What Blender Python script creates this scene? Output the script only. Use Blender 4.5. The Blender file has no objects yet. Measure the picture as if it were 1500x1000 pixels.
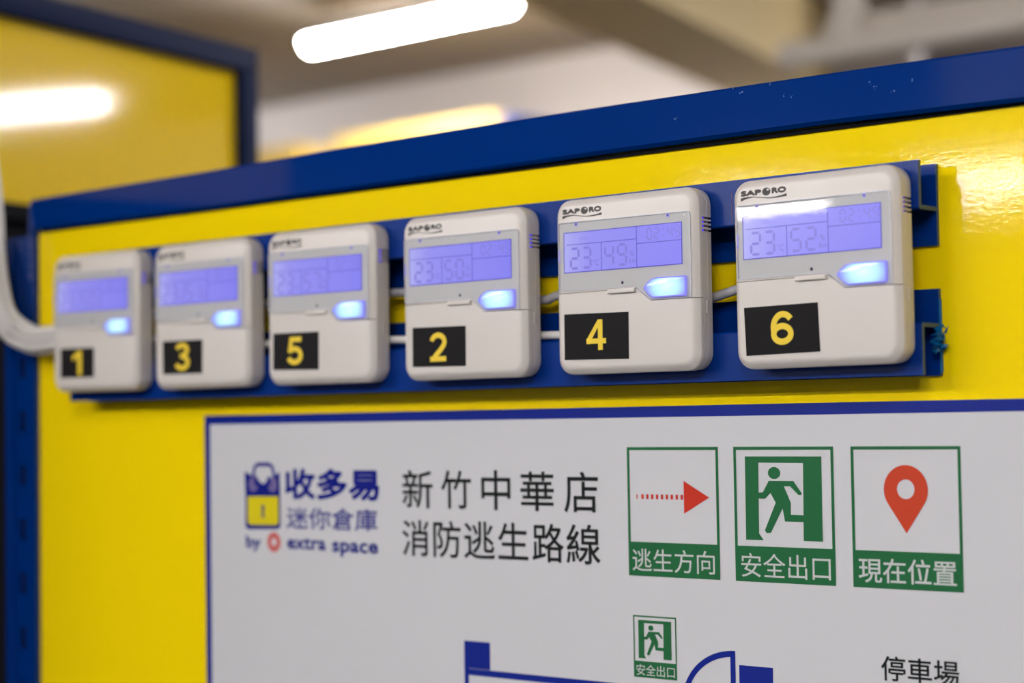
import bpy, bmesh, math, random
from mathutils import Matrix, Vector
random.seed(7)
SC = bpy.context.scene
COL = SC.collection
MM = 0.001
ZB = 1450.0            # height of the poster's top edge above the floor, mm

def P(x, y, z):        # millimetres in the partition's own frame -> metres in the world
    return Vector((x * MM, y * MM, (z + ZB) * MM))

# ------------------------------------------------------------------ camera
cam_data = bpy.data.cameras.new('camera')
cam = bpy.data.objects.new('camera', cam_data)
COL.objects.link(cam)
SC.camera = cam
right = Vector((0.75369765, 0.65704741, -0.01511786))
up = Vector((0.03926782, -0.0220586, 0.99898521))
fwd = Vector((-0.65604717, 0.75352645, 0.04242634))
rot = Matrix((right, up, -fwd)).transposed().to_4x4()
cam.matrix_world = Matrix.Translation(P(1265.5, -1053.1, -9.6)) @ rot
cam_data.sensor_width = 36.0
cam_data.lens = 2785.2 / 1500 * 36.0
cam_data.clip_start = 0.05
cam_data.clip_end = 60
cam_data.dof.use_dof = True
cam_data.dof.focus_distance = 1.245
cam_data.dof.aperture_fstop = 3.7

# ------------------------------------------------------------------ world and exposure
world = bpy.data.worlds.new('world')
SC.world = world
world.use_nodes = True
bg = world.node_tree.nodes['Background']
bg.inputs['Color'].default_value = (0.9, 0.95, 1.0, 1)
bg.inputs['Strength'].default_value = 0.05
SC.view_settings.view_transform = 'Standard'
SC.view_settings.look = 'None'
SC.view_settings.gamma = 1.0
SC.view_settings.use_curve_mapping = False
SC.view_settings.exposure = 0.0
LAMP = 122.0            # radiance of the batten lamps' diffusers

# ------------------------------------------------------------------ materials
def mat(name, color, rough=0.5, spec=0.5, metal=0.0, bump=0.0, scale=300.0, var=0.0, vscale=8.0,
        emit=None, estr=0.0, coat=0.0, coat_rough=0.05, detail=2.0):
    m = bpy.data.materials.new(name)
    m.use_nodes = True
    nt = m.node_tree
    b = nt.nodes['Principled BSDF']
    b.inputs['Base Color'].default_value = (*color, 1)
    b.inputs['Roughness'].default_value = rough
    b.inputs['Specular IOR Level'].default_value = spec
    b.inputs['Metallic'].default_value = metal
    b.inputs['Coat Weight'].default_value = coat
    b.inputs['Coat Roughness'].default_value = coat_rough
    if bump or var:
        tc = nt.nodes.new('ShaderNodeTexCoord')
    if bump:
        n = nt.nodes.new('ShaderNodeTexNoise')
        n.inputs['Scale'].default_value = scale
        n.inputs['Detail'].default_value = detail
        bp = nt.nodes.new('ShaderNodeBump')
        bp.inputs['Strength'].default_value = bump
        bp.inputs['Distance'].default_value = 0.001
        nt.links.new(tc.outputs['Object'], n.inputs['Vector'])
        nt.links.new(n.outputs['Fac'], bp.inputs['Height'])
        nt.links.new(bp.outputs['Normal'], b.inputs['Normal'])
        nt.links.new(bp.outputs['Normal'], b.inputs['Coat Normal'])
    if var:
        n2 = nt.nodes.new('ShaderNodeTexNoise')
        n2.inputs['Scale'].default_value = vscale
        n2.inputs['Detail'].default_value = 3
        mx = nt.nodes.new('ShaderNodeMix')
        mx.data_type = 'RGBA'
        mx.inputs[6].default_value = (*[c * (1 - var) for c in color], 1)
        mx.inputs[7].default_value = (*[min(1, c * (1 + var)) for c in color], 1)
        nt.links.new(tc.outputs['Object'], n2.inputs['Vector'])
        nt.links.new(n2.outputs['Fac'], mx.inputs[0])
        nt.links.new(mx.outputs[2], b.inputs['Base Color'])
    if emit:
        b.inputs['Emission Color'].default_value = (*emit, 1)
        b.inputs['Emission Strength'].default_value = estr
    return m

M = {}
M['yellow'] = mat('yellow_powder_coat', (0.90, 0.655, 0.002), 0.045, 0.34, bump=0.036, scale=420, var=0.015, vscale=3)
M['yellow_far'] = mat('yellow_enamel', (0.80, 0.54, 0.003), 0.06, 0.5)
M['yellow_pale'] = mat('yellow_locker_paint', (0.62, 0.42, 0.09), 0.4)
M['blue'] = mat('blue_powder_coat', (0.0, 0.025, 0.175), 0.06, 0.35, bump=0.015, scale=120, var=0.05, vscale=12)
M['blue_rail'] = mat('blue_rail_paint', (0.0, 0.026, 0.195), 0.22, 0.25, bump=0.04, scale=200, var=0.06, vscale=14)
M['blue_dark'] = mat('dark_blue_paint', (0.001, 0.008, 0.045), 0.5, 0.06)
M['cut'] = mat('cut_steel', (0.055, 0.10, 0.14), 0.55, 0.5, metal=0.2, bump=0.3, scale=900)
M['flake'] = mat('torn_blue_paint', (0.0, 0.13, 0.36), 0.4, 0.5, bump=0.6, scale=700)
M['black'] = mat('black_for_shade', (0.004, 0.004, 0.007), 0.8, 0.1)  # black stands in for unlit gaps, slot depths and the locker's interior
M['plastic'] = mat('warm_white_abs', (0.64, 0.585, 0.54), 0.34, 0.45, bump=0.05, scale=1800)
M['plastic2'] = mat('warm_white_abs_cover', (0.625, 0.575, 0.535), 0.40, 0.4, bump=0.06, scale=1800)
M['bezel'] = mat('grey_inner_face', (0.60, 0.59, 0.58), 0.4, 0.4)
M['ink'] = mat('dark_grey_ink', (0.035, 0.028, 0.026), 0.5)
M['label_black'] = mat('black_label_film', (0.009, 0.008, 0.009), 0.6, 0.12, bump=0.15, scale=2500)
M['label_yellow'] = mat('yellow_label_print', (0.80, 0.57, 0.03), 0.5, 0.35)
M['hole'] = mat('hole_black', (0.01, 0.01, 0.05), 0.6)
M['board'] = mat('poster_film', (0.58, 0.575, 0.595), 0.14, 0.35, bump=0.02, scale=60)
M['p_blue'] = mat('print_blue', (0.006, 0.018, 0.22), 0.2, 0.42)
M['p_navy'] = mat('print_navy', (0.008, 0.014, 0.20), 0.2, 0.42)
M['p_violet'] = mat('print_violet', (0.05, 0.05, 0.24), 0.2, 0.42)
M['p_lilac'] = mat('print_lilac', (0.16, 0.13, 0.30), 0.2, 0.42)
M['p_black'] = mat('print_black', (0.012, 0.014, 0.014), 0.2, 0.42)
M['p_green'] = mat('print_green', (0.018, 0.125, 0.045), 0.2, 0.42)
M['p_red'] = mat('print_red', (0.53, 0.035, 0.018), 0.2, 0.42)
M['p_orange'] = mat('print_orange_red', (0.53, 0.055, 0.022), 0.2, 0.42)
M['p_pink'] = mat('print_pale_red', (0.55, 0.14, 0.13), 0.2, 0.42)
M['p_yellow'] = mat('print_yellow', (0.68, 0.56, 0.012), 0.2, 0.42)
M['p_white'] = mat('print_white', (0.52, 0.54, 0.53), 0.2, 0.42)
M['cable'] = mat('white_pvc', (0.68, 0.65, 0.63), 0.4, 0.45)
M['cable_grey'] = mat('grey_pvc', (0.42, 0.41, 0.44), 0.4, 0.45)
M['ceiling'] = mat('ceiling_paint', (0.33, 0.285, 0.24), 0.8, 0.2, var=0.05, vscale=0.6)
M['ceiling_dark'] = mat('low_bounce_ceiling', (0.10, 0.095, 0.09), 0.8, 0.2, var=0.05, vscale=0.6)  # unseen front ceiling, darkened to cut bounced light
M['wall_mid'] = mat('mid_grey_wall_paint', (0.35, 0.33, 0.31), 0.8, 0.2)
M['wall'] = mat('wall_paint', (0.62, 0.575, 0.56), 0.8, 0.2, var=0.03, vscale=0.5)
M['wall_dark'] = mat('grey_wall_paint', (0.15, 0.15, 0.155), 0.7, 0.2, var=0.05, vscale=0.5)
M['floor'] = mat('grey_epoxy', (0.10, 0.10, 0.105), 0.4, 0.4, var=0.05, vscale=1)
M['beam'] = mat('beam_bounce_tint', (0.84, 0.65, 0.32), 0.6, 0.3)  # yellow light bounced off the lockers is put into this colour
M['beam2'] = mat('tan_beam_paint', (0.40, 0.35, 0.27), 0.7, 0.3)
M['pipe'] = mat('pale_pipe_paint', (0.72, 0.65, 0.58), 0.5, 0.3)
M['housing'] = mat('lamp_housing', (0.8, 0.8, 0.8), 0.4)
M['lamp'] = mat('lamp_diffuser', (0.9, 0.9, 0.9), 0.5, emit=(1.0, 0.975, 0.97), estr=LAMP)

def clear_mat(name, tint, ior=1.49, rough=0.012):
    m = bpy.data.materials.new(name)
    m.use_nodes = True
    nt = m.node_tree
    nt.nodes.clear()
    out = nt.nodes.new('ShaderNodeOutputMaterial')
    tr = nt.nodes.new('ShaderNodeBsdfTransparent')
    tr.inputs['Color'].default_value = (*tint, 1)
    gl = nt.nodes.new('ShaderNodeBsdfGlossy')
    gl.inputs['Roughness'].default_value = rough
    fr = nt.nodes.new('ShaderNodeFresnel')
    fr.inputs['IOR'].default_value = ior
    mx = nt.nodes.new('ShaderNodeMixShader')
    # the sheet is thin and flat: reflect only where light enters it, not inside it
    ge = nt.nodes.new('ShaderNodeNewGeometry')
    inv = nt.nodes.new('ShaderNodeMath')
    inv.operation = 'SUBTRACT'
    inv.inputs[0].default_value = 1.0
    mu = nt.nodes.new('ShaderNodeMath')
    mu.operation = 'MULTIPLY'
    nt.links.new(ge.outputs['Backfacing'], inv.inputs[1])
    nt.links.new(inv.outputs[0], mu.inputs[0])
    nt.links.new(fr.outputs[0], mu.inputs[1])
    nt.links.new(mu.outputs[0], mx.inputs[0])
    nt.links.new(tr.outputs[0], mx.inputs[1])
    nt.links.new(gl.outputs[0], mx.inputs[2])
    nt.links.new(mx.outputs[0], out.inputs[0])
    return m
M['clear'] = clear_mat('clear_acrylic', (0.95, 0.95, 0.955))

def glow_mat(name, stops, axis_mode, strength, loc=(0, 0, 0), scl=(1, 1, 1)):
    """backlit plastic: emission whose colour runs along a gradient in the part's own coordinates"""
    m = bpy.data.materials.new(name)
    m.use_nodes = True
    nt = m.node_tree
    nt.nodes.clear()
    out = nt.nodes.new('ShaderNodeOutputMaterial')
    em = nt.nodes.new('ShaderNodeEmission')
    em.inputs['Strength'].default_value = strength
    tc = nt.nodes.new('ShaderNodeTexCoord')
    mp = nt.nodes.new('ShaderNodeMapping')
    mp.vector_type = 'POINT'
    mp.inputs['Location'].default_value = loc
    mp.inputs['Scale'].default_value = scl
    gr = nt.nodes.new('ShaderNodeTexGradient')
    gr.gradient_type = axis_mode
    cr = nt.nodes.new('ShaderNodeValToRGB')
    el = cr.color_ramp.elements
    while len(el) > 1:
        el.remove(el[-1])
    el[0].position = stops[0][0]
    el[0].color = (*stops[0][1], 1)
    for p, c in stops[1:]:
        e = el.new(p)
        e.color = (*c, 1)
    gl = nt.nodes.new('ShaderNodeBsdfGlossy')
    gl.inputs['Roughness'].default_value = 0.15
    gl.inputs['Color'].default_value = (0.03, 0.03, 0.03, 1)
    ad = nt.nodes.new('ShaderNodeAddShader')
    nt.links.new(tc.outputs['Object'], mp.inputs['Vector'])
    nt.links.new(mp.outputs[0], gr.inputs[0])
    nt.links.new(gr.outputs['Fac'], cr.inputs[0])
    nt.links.new(cr.outputs[0], em.inputs['Color'])
    nt.links.new(em.outputs[0], ad.inputs[0])
    nt.links.new(gl.outputs[0], ad.inputs[1])
    nt.links.new(ad.outputs[0], out.inputs[0])
    return m

# ------------------------------------------------------------------ mesh helpers (all input in mm)
def finish(bm, smooth=None):
    bmesh.ops.recalc_face_normals(bm, faces=bm.faces)
    me = bpy.data.meshes.new('mesh')
    bm.to_mesh(me)
    bm.free()
    if smooth is not None:
        me.polygons.foreach_set('use_smooth', [True] * len(me.polygons))
        me.set_sharp_from_angle(angle=math.radians(smooth))
    return me

def link(name, me, m, parent=None, loc=None):
    o = bpy.data.objects.new(name, me)
    me.name = name
    if m is not None and not me.materials:
        for k in (m if isinstance(m, (list, tuple)) else [m]):
            me.materials.append(k)
    if loc is not None:
        o.location = loc
    if parent is not None:
        o.parent = parent
    COL.objects.link(o)
    return o

def tag(o, label, cat, group=None):
    o['label'] = label
    o['category'] = cat
    if group:
        o['group'] = group
    return o

def empty(name, loc):
    o = bpy.data.objects.new(name, None)
    o.empty_display_size = 0.05
    o.location = loc
    COL.objects.link(o)
    return o

def box(bm, x0, x1, y0, y1, z0, z1, mi=0):
    v = [bm.verts.new((x * MM, y * MM, z * MM)) for x in (x0, x1) for y in (y0, y1) for z in (z0, z1)]
    for f in ((0, 1, 3, 2), (4, 6, 7, 5), (0, 4, 5, 1), (2, 3, 7, 6), (0, 2, 6, 4), (1, 5, 7, 3)):
        fc = bm.faces.new([v[i] for i in f])
        fc.material_index = mi
    return v

def box_mesh(x0, x1, y0, y1, z0, z1, bevel=0.0, seg=2):
    bm = bmesh.new()
    box(bm, x0, x1, y0, y1, z0, z1)
    if bevel:
        bmesh.ops.bevel(bm, geom=bm.edges[:], offset=bevel * MM, segments=seg, affect='EDGES', profile=0.5)
    return finish(bm, 40 if bevel else None)

def prism(bm, pts, y0, y1, mi=0):
    """polygon in x,z extruded along y (mm)"""
    a = [bm.verts.new((x * MM, y0 * MM, z * MM)) for x, z in pts]
    b = [bm.verts.new((x * MM, y1 * MM, z * MM)) for x, z in pts]
    n = len(pts)
    fs = [bm.faces.new(a), bm.faces.new(b[::-1])]
    for i in range(n):
        fs.append(bm.faces.new((a[i], a[(i + 1) % n], b[(i + 1) % n], b[i])))
    for f in fs:
        f.material_index = mi
    return fs

def prism_mesh(polys, y0, y1, bevel=0.0):
    bm = bmesh.new()
    for k, pts in enumerate(polys):
        e = 0.0 if bevel else 0.004 * k        # overlapping pieces never share a plane
        prism(bm, pts, y0 - e, y1)
    if bevel:
        bmesh.ops.recalc_face_normals(bm, faces=bm.faces)
        ed = [e for e in bm.edges if len(e.link_faces) == 2 and e.calc_face_angle(0) > 0.6]
        bmesh.ops.bevel(bm, geom=ed, offset=bevel * MM, segments=2, affect='EDGES', profile=0.5)
    return finish(bm, 35 if bevel else None)

def disc(cx, cz, rx, rz=None, n=32, a0=0, a1=360):
    rz = rz or rx
    return [(cx + rx * math.cos(math.radians(a0 + (a1 - a0) * i / n)), cz + rz * math.sin(math.radians(a0 + (a1 - a0) * i / n))) for i in range(n if a1 - a0 == 360 else n + 1)]

def stroke(pts, w, closed=False):
    """list of quads following a polyline of width w"""
    out = []
    n = len(pts)
    L, R = [], []
    for i in range(n):
        a = pts[(i - 1) % n] if (closed or i > 0) else pts[i]
        b = pts[(i + 1) % n] if (closed or i < n - 1) else pts[i]
        dx, dz = b[0] - a[0], b[1] - a[1]
        l = math.hypot(dx, dz) or 1
        nx, nz = -dz / l * w / 2, dx / l * w / 2
        L.append((pts[i][0] + nx, pts[i][1] + nz))
        R.append((pts[i][0] - nx, pts[i][1] - nz))
    for i in range(n if closed else n - 1):
        j = (i + 1) % n
        out.append([R[i], R[j], L[j], L[i]])
    return out

def tube_mesh(pts, r, n=10, sub=6):
    """smooth tube through points (metres, world)"""
    P_ = [Vector(p) for p in pts]
    path = []
    for i in range(len(P_) - 1):
        p0, p1, p2, p3 = P_[max(i - 1, 0)], P_[i], P_[i + 1], P_[min(i + 2, len(P_) - 1)]
        for k in range(sub):
            t = k / sub
            path.append(0.5 * ((2 * p1) + (p2 - p0) * t + (2 * p0 - 5 * p1 + 4 * p2 - p3) * t * t + (3 * p1 - p0 - 3 * p2 + p3) * t ** 3))
    path.append(P_[-1])
    bm = bmesh.new()
    rings = []
    ref = Vector((0, 1, 0.13))
    for i, p in enumerate(path):
        d = (path[min(i + 1, len(path) - 1)] - path[max(i - 1, 0)]).normalized()
        u = d.cross(ref).normalized()
        v = d.cross(u)
        rings.append([bm.verts.new(p + (u * math.cos(a) + v * math.sin(a)) * r * MM) for a in [2 * math.pi * k / n for k in range(n)]])
    for a, b in zip(rings, rings[1:]):
        for k in range(n):
            bm.faces.new((a[k], a[(k + 1) % n], b[(k + 1) % n], b[k]))
    bm.faces.new(rings[0][::-1])
    bm.faces.new(rings[-1])
    return finish(bm, 50)

def bool_op(me_a, me_b, op):
    a = bpy.data.objects.new('tmp_a', me_a)
    b = bpy.data.objects.new('tmp_b', me_b)
    COL.objects.link(a)
    COL.objects.link(b)
    md = a.modifiers.new('b', 'BOOLEAN')
    md.operation = op
    md.object = b
    md.solver = 'EXACT'
    bpy.context.view_layer.update()
    dg = bpy.context.evaluated_depsgraph_get()
    me = bpy.data.meshes.new_from_object(a.evaluated_get(dg))
    bpy.data.objects.remove(a)
    bpy.data.objects.remove(b)
    return me

def text_mesh(body, x0, x1, z0, z1, y, bold=0.0, shear=0.0, spacing=1.0, thick=0.0):
    """lettering laid flat in the x,z plane at depth y, fitted to the box x0..x1, z0..z1 (mm)"""
    cu = bpy.data.curves.new('t', 'FONT')
    cu.body = body
    cu.offset = bold
    cu.shear = shear
    cu.space_character = spacing
    cu.resolution_u = 6
    cu.fill_mode = 'FRONT'
    o = bpy.data.objects.new('t', cu)
    COL.objects.link(o)
    bpy.context.view_layer.update()
    me = bpy.data.meshes.new_from_object(o.evaluated_get(bpy.context.evaluated_depsgraph_get()))
    bpy.data.objects.remove(o)
    me.materials.clear()
    xs = [v.co.x for v in me.vertices]
    ys = [v.co.y for v in me.vertices]
    ax, bx, ay, by = min(xs), max(xs), min(ys), max(ys)
    for v in me.vertices:
        v.co = ((x0 + thick + (v.co.x - ax) / (bx - ax) * (x1 - x0 - 2 * thick)) * MM, y * MM, (z0 + thick + (v.co.y - ay) / (by - ay) * (z1 - z0 - 2 * thick)) * MM)
    if thick:        # heavier strokes: overlaid outlines, each a hair's breadth apart
        bm = bmesh.new()
        for k in range(8):
            a = math.radians(45 * k)
            n0 = len(bm.verts)
            bm.from_mesh(me)
            bm.verts.ensure_lookup_table()
            for v in bm.verts[n0:]:
                v.co.x += thick * math.cos(a) * MM
                v.co.z += thick * math.sin(a) * MM
                v.co.y -= 0.002 * k * MM
        bm.to_mesh(me)
        bm.free()
    return me

# ------------------------------------------------------------------ the room (structure)
def struct(name, me, m, loc=(0, 0, 0)):
    o = link(name, me, m, None, loc)
    o['kind'] = 'structure'
    return o
X0, X1, Y0, Y1, ZF, ZC = -9000, 6000, -14500, 8600, -ZB, 1880
O = P(0, 0, 0)
struct('floor', box_mesh(X0, X1, Y0, Y1, ZF - 100, ZF), M['floor'], O)
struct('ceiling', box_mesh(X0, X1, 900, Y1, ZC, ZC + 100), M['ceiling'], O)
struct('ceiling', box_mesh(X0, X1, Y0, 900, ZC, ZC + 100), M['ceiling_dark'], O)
struct('wall_back', box_mesh(X0, X1, Y1, Y1 + 100, ZF, ZC), M['wall'], O)
struct('wall_front', box_mesh(X0, X1, Y0 - 100, Y0, ZF, ZC), M['wall_dark'], O)
struct('wall_left', box_mesh(X0 - 100, X0, Y0, Y1, ZF, ZC), M['wall_dark'], O)
struct('wall_right', box_mesh(X1, X1 + 100, Y0, Y1, ZF, ZC), M['wall_mid'], O)
struct('wall_inner', box_mesh(X0, -2900, 6480, 6580, ZF, ZC), M['wall'], O)
def plan_prism(pts, z0, z1):
    bm = bmesh.new()
    a = [bm.verts.new((x * MM, y * MM, z0 * MM)) for x, y in pts]
    b = [bm.verts.new((x * MM, y * MM, z1 * MM)) for x, y in pts]
    bm.faces.new(a)
    bm.faces.new(b[::-1])
    for k in range(len(pts)):
        bm.faces.new((a[k], a[(k + 1) % len(pts)], b[(k + 1) % len(pts)], b[k]))
    return finish(bm)
struct('trim_3', box_mesh(-3350, 2000, -8000, -7600, 1520, ZC, 10), M['wall'], O)      # unseen pale bulkhead, added for its reflection in the top rail
struct('trim_1', plan_prism([(-2450, 1500), (-3190, 4150), (-3820, 6475), (-3320, 6475), (-2050, 1500)], 1500, ZC), M['beam'], O)          # beam crossing the ceiling, tinted for yellow bounced light
struct('trim_2', box_mesh(X0, X1, 3050, 3300, 1640, ZC, 10), M['beam2'], O)

# ------------------------------------------------------------------ batten lamps
def lamp_meshes():
    hb = box_mesh(-600, 600, -47, 47, 10, 60, 4)
    bm = bmesh.new()
    secs = []
    for x, s in ((-610, 0.55), (-603, 0.85), (-590, 1.0), (590, 1.0), (603, 0.85), (610, 0.55)):
        ring = [bm.verts.new((x * MM, 40 * s * math.sin(a) * MM, (10 - 52 * s * math.cos(a) * (1 if math.cos(a) > 0 else 0.0)) * MM))
                for a in [math.radians(-90 + 180 * k / 14) for k in range(15)]]
        secs.append(ring)
    for a, b in zip(secs, secs[1:]):
        for k in range(14):
            bm.faces.new((a[k], a[k + 1], b[k + 1], b[k]))
        bm.faces.new((a[14], a[0], b[0], b[14]))
    bm.faces.new(secs[0])
    bm.faces.new(secs[-1][::-1])
    return hb, finish(bm, 60)
hb_me, df_me = lamp_meshes()
hang_me = [box_mesh(x - 4, x + 4, -4, 4, 58, 181) for x in (-450, 450)]
def lamp(x, y, label, group=None):
    t = empty('batten_lamp', P(x, y, 1700))
    tag(t, label, 'lamp', group)
    link('housing', hb_me, M['housing'], t)
    for h_ in hang_me:
        link('hanger', h_, M['housing'], t)
    link('diffuser', df_me, M['lamp'], t)
    return t
lamp(-4360, 4745, 'glowing white batten lamp on the ceiling above the far yellow lockers')
OUT = 'unseen white batten ceiling lamp, placed to light the scene'
GRP = 'ceiling lamps outside the view'
for x, y in ((-6400, -4050), (-5000, -4050), (-3600, -4050), (-2200, -4050), (-800, -4050), (2000, -4050), (3400, -4050), (4020, 6850), (-5250, -11700), (-7150, -11700), (-7500, 4745), (600, 5600), (-1600, 7700), (700, 1900), (2100, -2500), (-3000, -4900), (-500, -4900)):  # unseen lamps: some placed from shadows and glints, the rest added to brighten
    lamp(x, y, OUT, GRP)

# ------------------------------------------------------------------ far background
def far_locker(name, x0, x1, y, ztop, label, post):
    t = empty(name, P((x0 + x1) / 2, y + 400, -ZB))
    tag(t, label, 'locker', 'far yellow lockers under the lamp')
    w = (x1 - x0) / 2
    H = ZB + ztop
    link('cabinet', box_mesh(-w, w, -380, 400, 0, H - 8, 6), M['yellow_pale'], t)
    link('top_panel', box_mesh(-w + 30, w - 30, -400, -380, H - 700, H, 3), M['yellow_pale'], t)
    link('door', box_mesh(-w + 60, w - 60, -396, -380, 60, H - 740, 3), M['yellow_pale'], t)
    for s in post:
        link('post', box_mesh(s * (w + 45) - 45, s * (w + 45) + 45, -400, 400, 0, H - 25, 4), M['blue'], t)
    return t
far_locker('storage_locker', -5222, -4150, 5100, 1340, 'blurred pale yellow locker top under the ceiling lamp, nearer the centre', (1,))
far_locker('storage_locker', -6430, -5390, 5100, 1338, 'blurred pale yellow locker top beside the blue framed yellow panel', ())

def pendant(x, y):
    t = empty('hanging_pipe', P(x, y, ZC))
    tag(t, 'blurred pale pipe run hanging from the ceiling on a vertical rod at upper right', 'pipe')
    bm = bmesh.new()
    box(bm, -50, 50, -25, 25, -600, 0)
    link('hanger_rod', finish(bm), M['pipe'], t)
    for k, (zz, r, xa, xb) in enumerate(((-640, 48, -260, 900), (-560, 34, -120, 900))):
        me = tube_mesh([Vector((xa, 60 * k - 60 * 0, zz)) * MM, Vector(((xa + xb) / 2, 60 * k, zz)) * MM, Vector((xb, 60 * k, zz)) * MM], r, 12, 2)
        link('pipe', me, M['pipe'], t)
    return t
pendant(-2040, 4500)

# blue framed yellow panel of the unit across the aisle, top left
def side_locker():
    e = Vector((-0.181, 0.983, 0)).normalized()
    t = empty('locker_unit', P(-712, 672, -ZB))
    tag(t, 'large blurred yellow panel in a dark blue frame at the upper left, behind the partition', 'locker')
    ang = math.atan2(e.y, e.x)
    t.rotation_euler = (0, 0, ang)      # local x runs away from the viewer, local +y to the left, face at y=0
    zt, zb = ZB + 500, ZB + 248
    return t, ang
SL, SL_ANG = side_locker()

# ------------------------------------------------------------------ the partition
part = empty('locker_partition', P(250, 20, -ZB))
tag(part, 'glossy yellow partition panel with blue top rail and slotted blue post', 'partition')
PL = P(0, 0, 0) - part.location
def pp(name, me, m):
    return link(name, me, m, part, PL)
pp('panel', box_mesh(-241, 1150, 0, 12, -ZB + 40, 190, 0), M['yellow'])
# top rail: a folded channel, bowed by a few millimetres over its length
def top_rail():
    bm = bmesh.new()
    xs = [-241, -120, 10, 180, 358, 455, 622, 764, 900, 1150]
    zt = [206.1, 206.8, 207.7, 210.2, 211.3, 211.1, 210.3, 209.1, 208, 206]
    zb = [177.2, 176.6, 176.2, 176.8, 177.9, 178.5, 178.6, 176.6, 175.5, 173]
    secs = []
    for x, a, b in zip(xs, zt, zb):
        prof = [(-8, a - 1.5), (-6.5, a), (40, a), (40, a - 4), (14, a - 4), (14, b + 3), (-0.5, b + 3), (-0.5, b - 0.6), (-5.5, b - 0.6), (-8, b + 1.8)]
        secs.append([bm.verts.new((x * MM, y * MM, z * MM)) for y, z in prof])
    n = len(secs[0])
    for A, B in zip(secs, secs[1:]):
        for k in range(n):
            bm.faces.new((A[k], A[(k + 1) % n], B[(k + 1) % n], B[k]))
    bm.faces.new(secs[0])
    bm.faces.new(secs[-1][::-1])
    return finish(bm, 35)
pp('top_rail', top_rail(), M['blue'])
pp('painted_gap_shadow', box_mesh(-232, 1150, -1.8, 0, 174.6, 177.5, 0.3), M['black'])  # black strip stands in for the shade under the top rail
CHIPS = [(560.3, 205.9), (593.2, 200.4), (657.5, 199.7), (685.9, 197.8), (660.8, 196.3), (583.9, 208.8), (599.4, 198.3), (673.3, 193.4), (506.4, 194.5), (552.8, 211.0)]
def chips():
    rnd = random.Random(5)
    polys = []
    for cx, cz in CHIPS:
        for k in range(3):
            x, z, a = cx + rnd.uniform(-1.2, 1.2), cz + rnd.uniform(-1.2, 1.2), rnd.uniform(0.15, 0.45)
            polys.append([(x - a, z - a * 0.6), (x + a * 0.8, z - a), (x + a, z + a * 0.7), (x - a * 0.5, z + a * 1.3)])
    return prism_mesh(polys, -8.15, -7.9)
ch = pp('paint_chips', chips(), mat('bare_chip', (0.14, 0.24, 0.40), 0.5))
ch['kind'] = 'stuff'
# slotted upright at the left edge
def upright():
    bm = bmesh.new()
    xa, xb, s0, s1 = -286, -239, -264.5, -256
    zt, zb = 172, -ZB
    # front face around the slots
    box(bm, xa, s0, -5, -2.5, zb, zt)
    box(bm, s1, xb, -5, -2.5, zb, zt)
    c = 48.5
    top = zt
    k = 0
    while c > zb + 30:
        box(bm, s0, s1, -5, -2.5, c + 10, top)
        top = c - 10
        c -= 50.6
    box(bm, s0, s1, -5, -2.5, zb, top)
    # returns
    box(bm, xb - 2, xb, -2.5, 38, zb, zt)
    box(bm, xa, xa + 2, -2.5, 38, zb, zt)
    box(bm, xa - 14, xa, 20, 22, zb, zt)
    bmesh.ops.remove_doubles(bm, verts=bm.verts, dist=1e-7)
    return finish(bm)
pp('slotted_post', upright(), M['blue'])
pp('post_ridge', box_mesh(-284, -272, -8, -5, -ZB, 170, 1.2), M['blue'])
pp('corner_cap', prism_mesh([[(-246, 172), (-238, 172), (-236, 203), (-241, 205), (-245, 200)]], -7.5, 36, 1.0), M['blue'])
def scratches():
    polys = []
    for k in range(5):
        c = (-246.5 + (k % 2) * 0.8, 170 - k * 9.0)
        polys += stroke(disc(c[0], c[1], 3.2, 3.0, 12, -120, 150), 0.7)
    return prism_mesh(polys, -5.25, -5.0)
pp('scratch_marks', scratches(), mat('scuffed_paint', (0.16, 0.17, 0.30), 0.5))
pp('back_post', box_mesh(-300, -240, 45, 105, -ZB, 168, 2), M['black'])  # coloured black so the slots in front of it read dark
pp('rear_brace', box_mesh(1100, 1150, 12, 60, -ZB, 200, 2), M['blue'])

# side locker geometry (local: x away along the panel, y left into the locker, z up)
def sl(name, me, m):
    return link(name, me, m, SL)
NEAR, FAR = -1250, 0
sl('panel', box_mesh(NEAR, FAR - 25, 2, 14, ZB + 256, ZB + 475), M['yellow_far'])
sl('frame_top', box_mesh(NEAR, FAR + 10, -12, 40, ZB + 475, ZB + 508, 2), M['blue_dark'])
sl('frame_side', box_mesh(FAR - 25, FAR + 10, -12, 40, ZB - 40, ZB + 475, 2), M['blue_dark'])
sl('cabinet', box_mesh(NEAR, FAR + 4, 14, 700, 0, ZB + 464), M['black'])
sl('dark_interior', box_mesh(NEAR, FAR - 25, 4, 14, 40, ZB + 236), M['black'])  # black sheet stands in for the dark interior below the panel
sl('frame_bottom', box_mesh(NEAR, FAR - 25, -8, 14, ZB + 236, ZB + 256, 1), M['black'])

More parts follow.
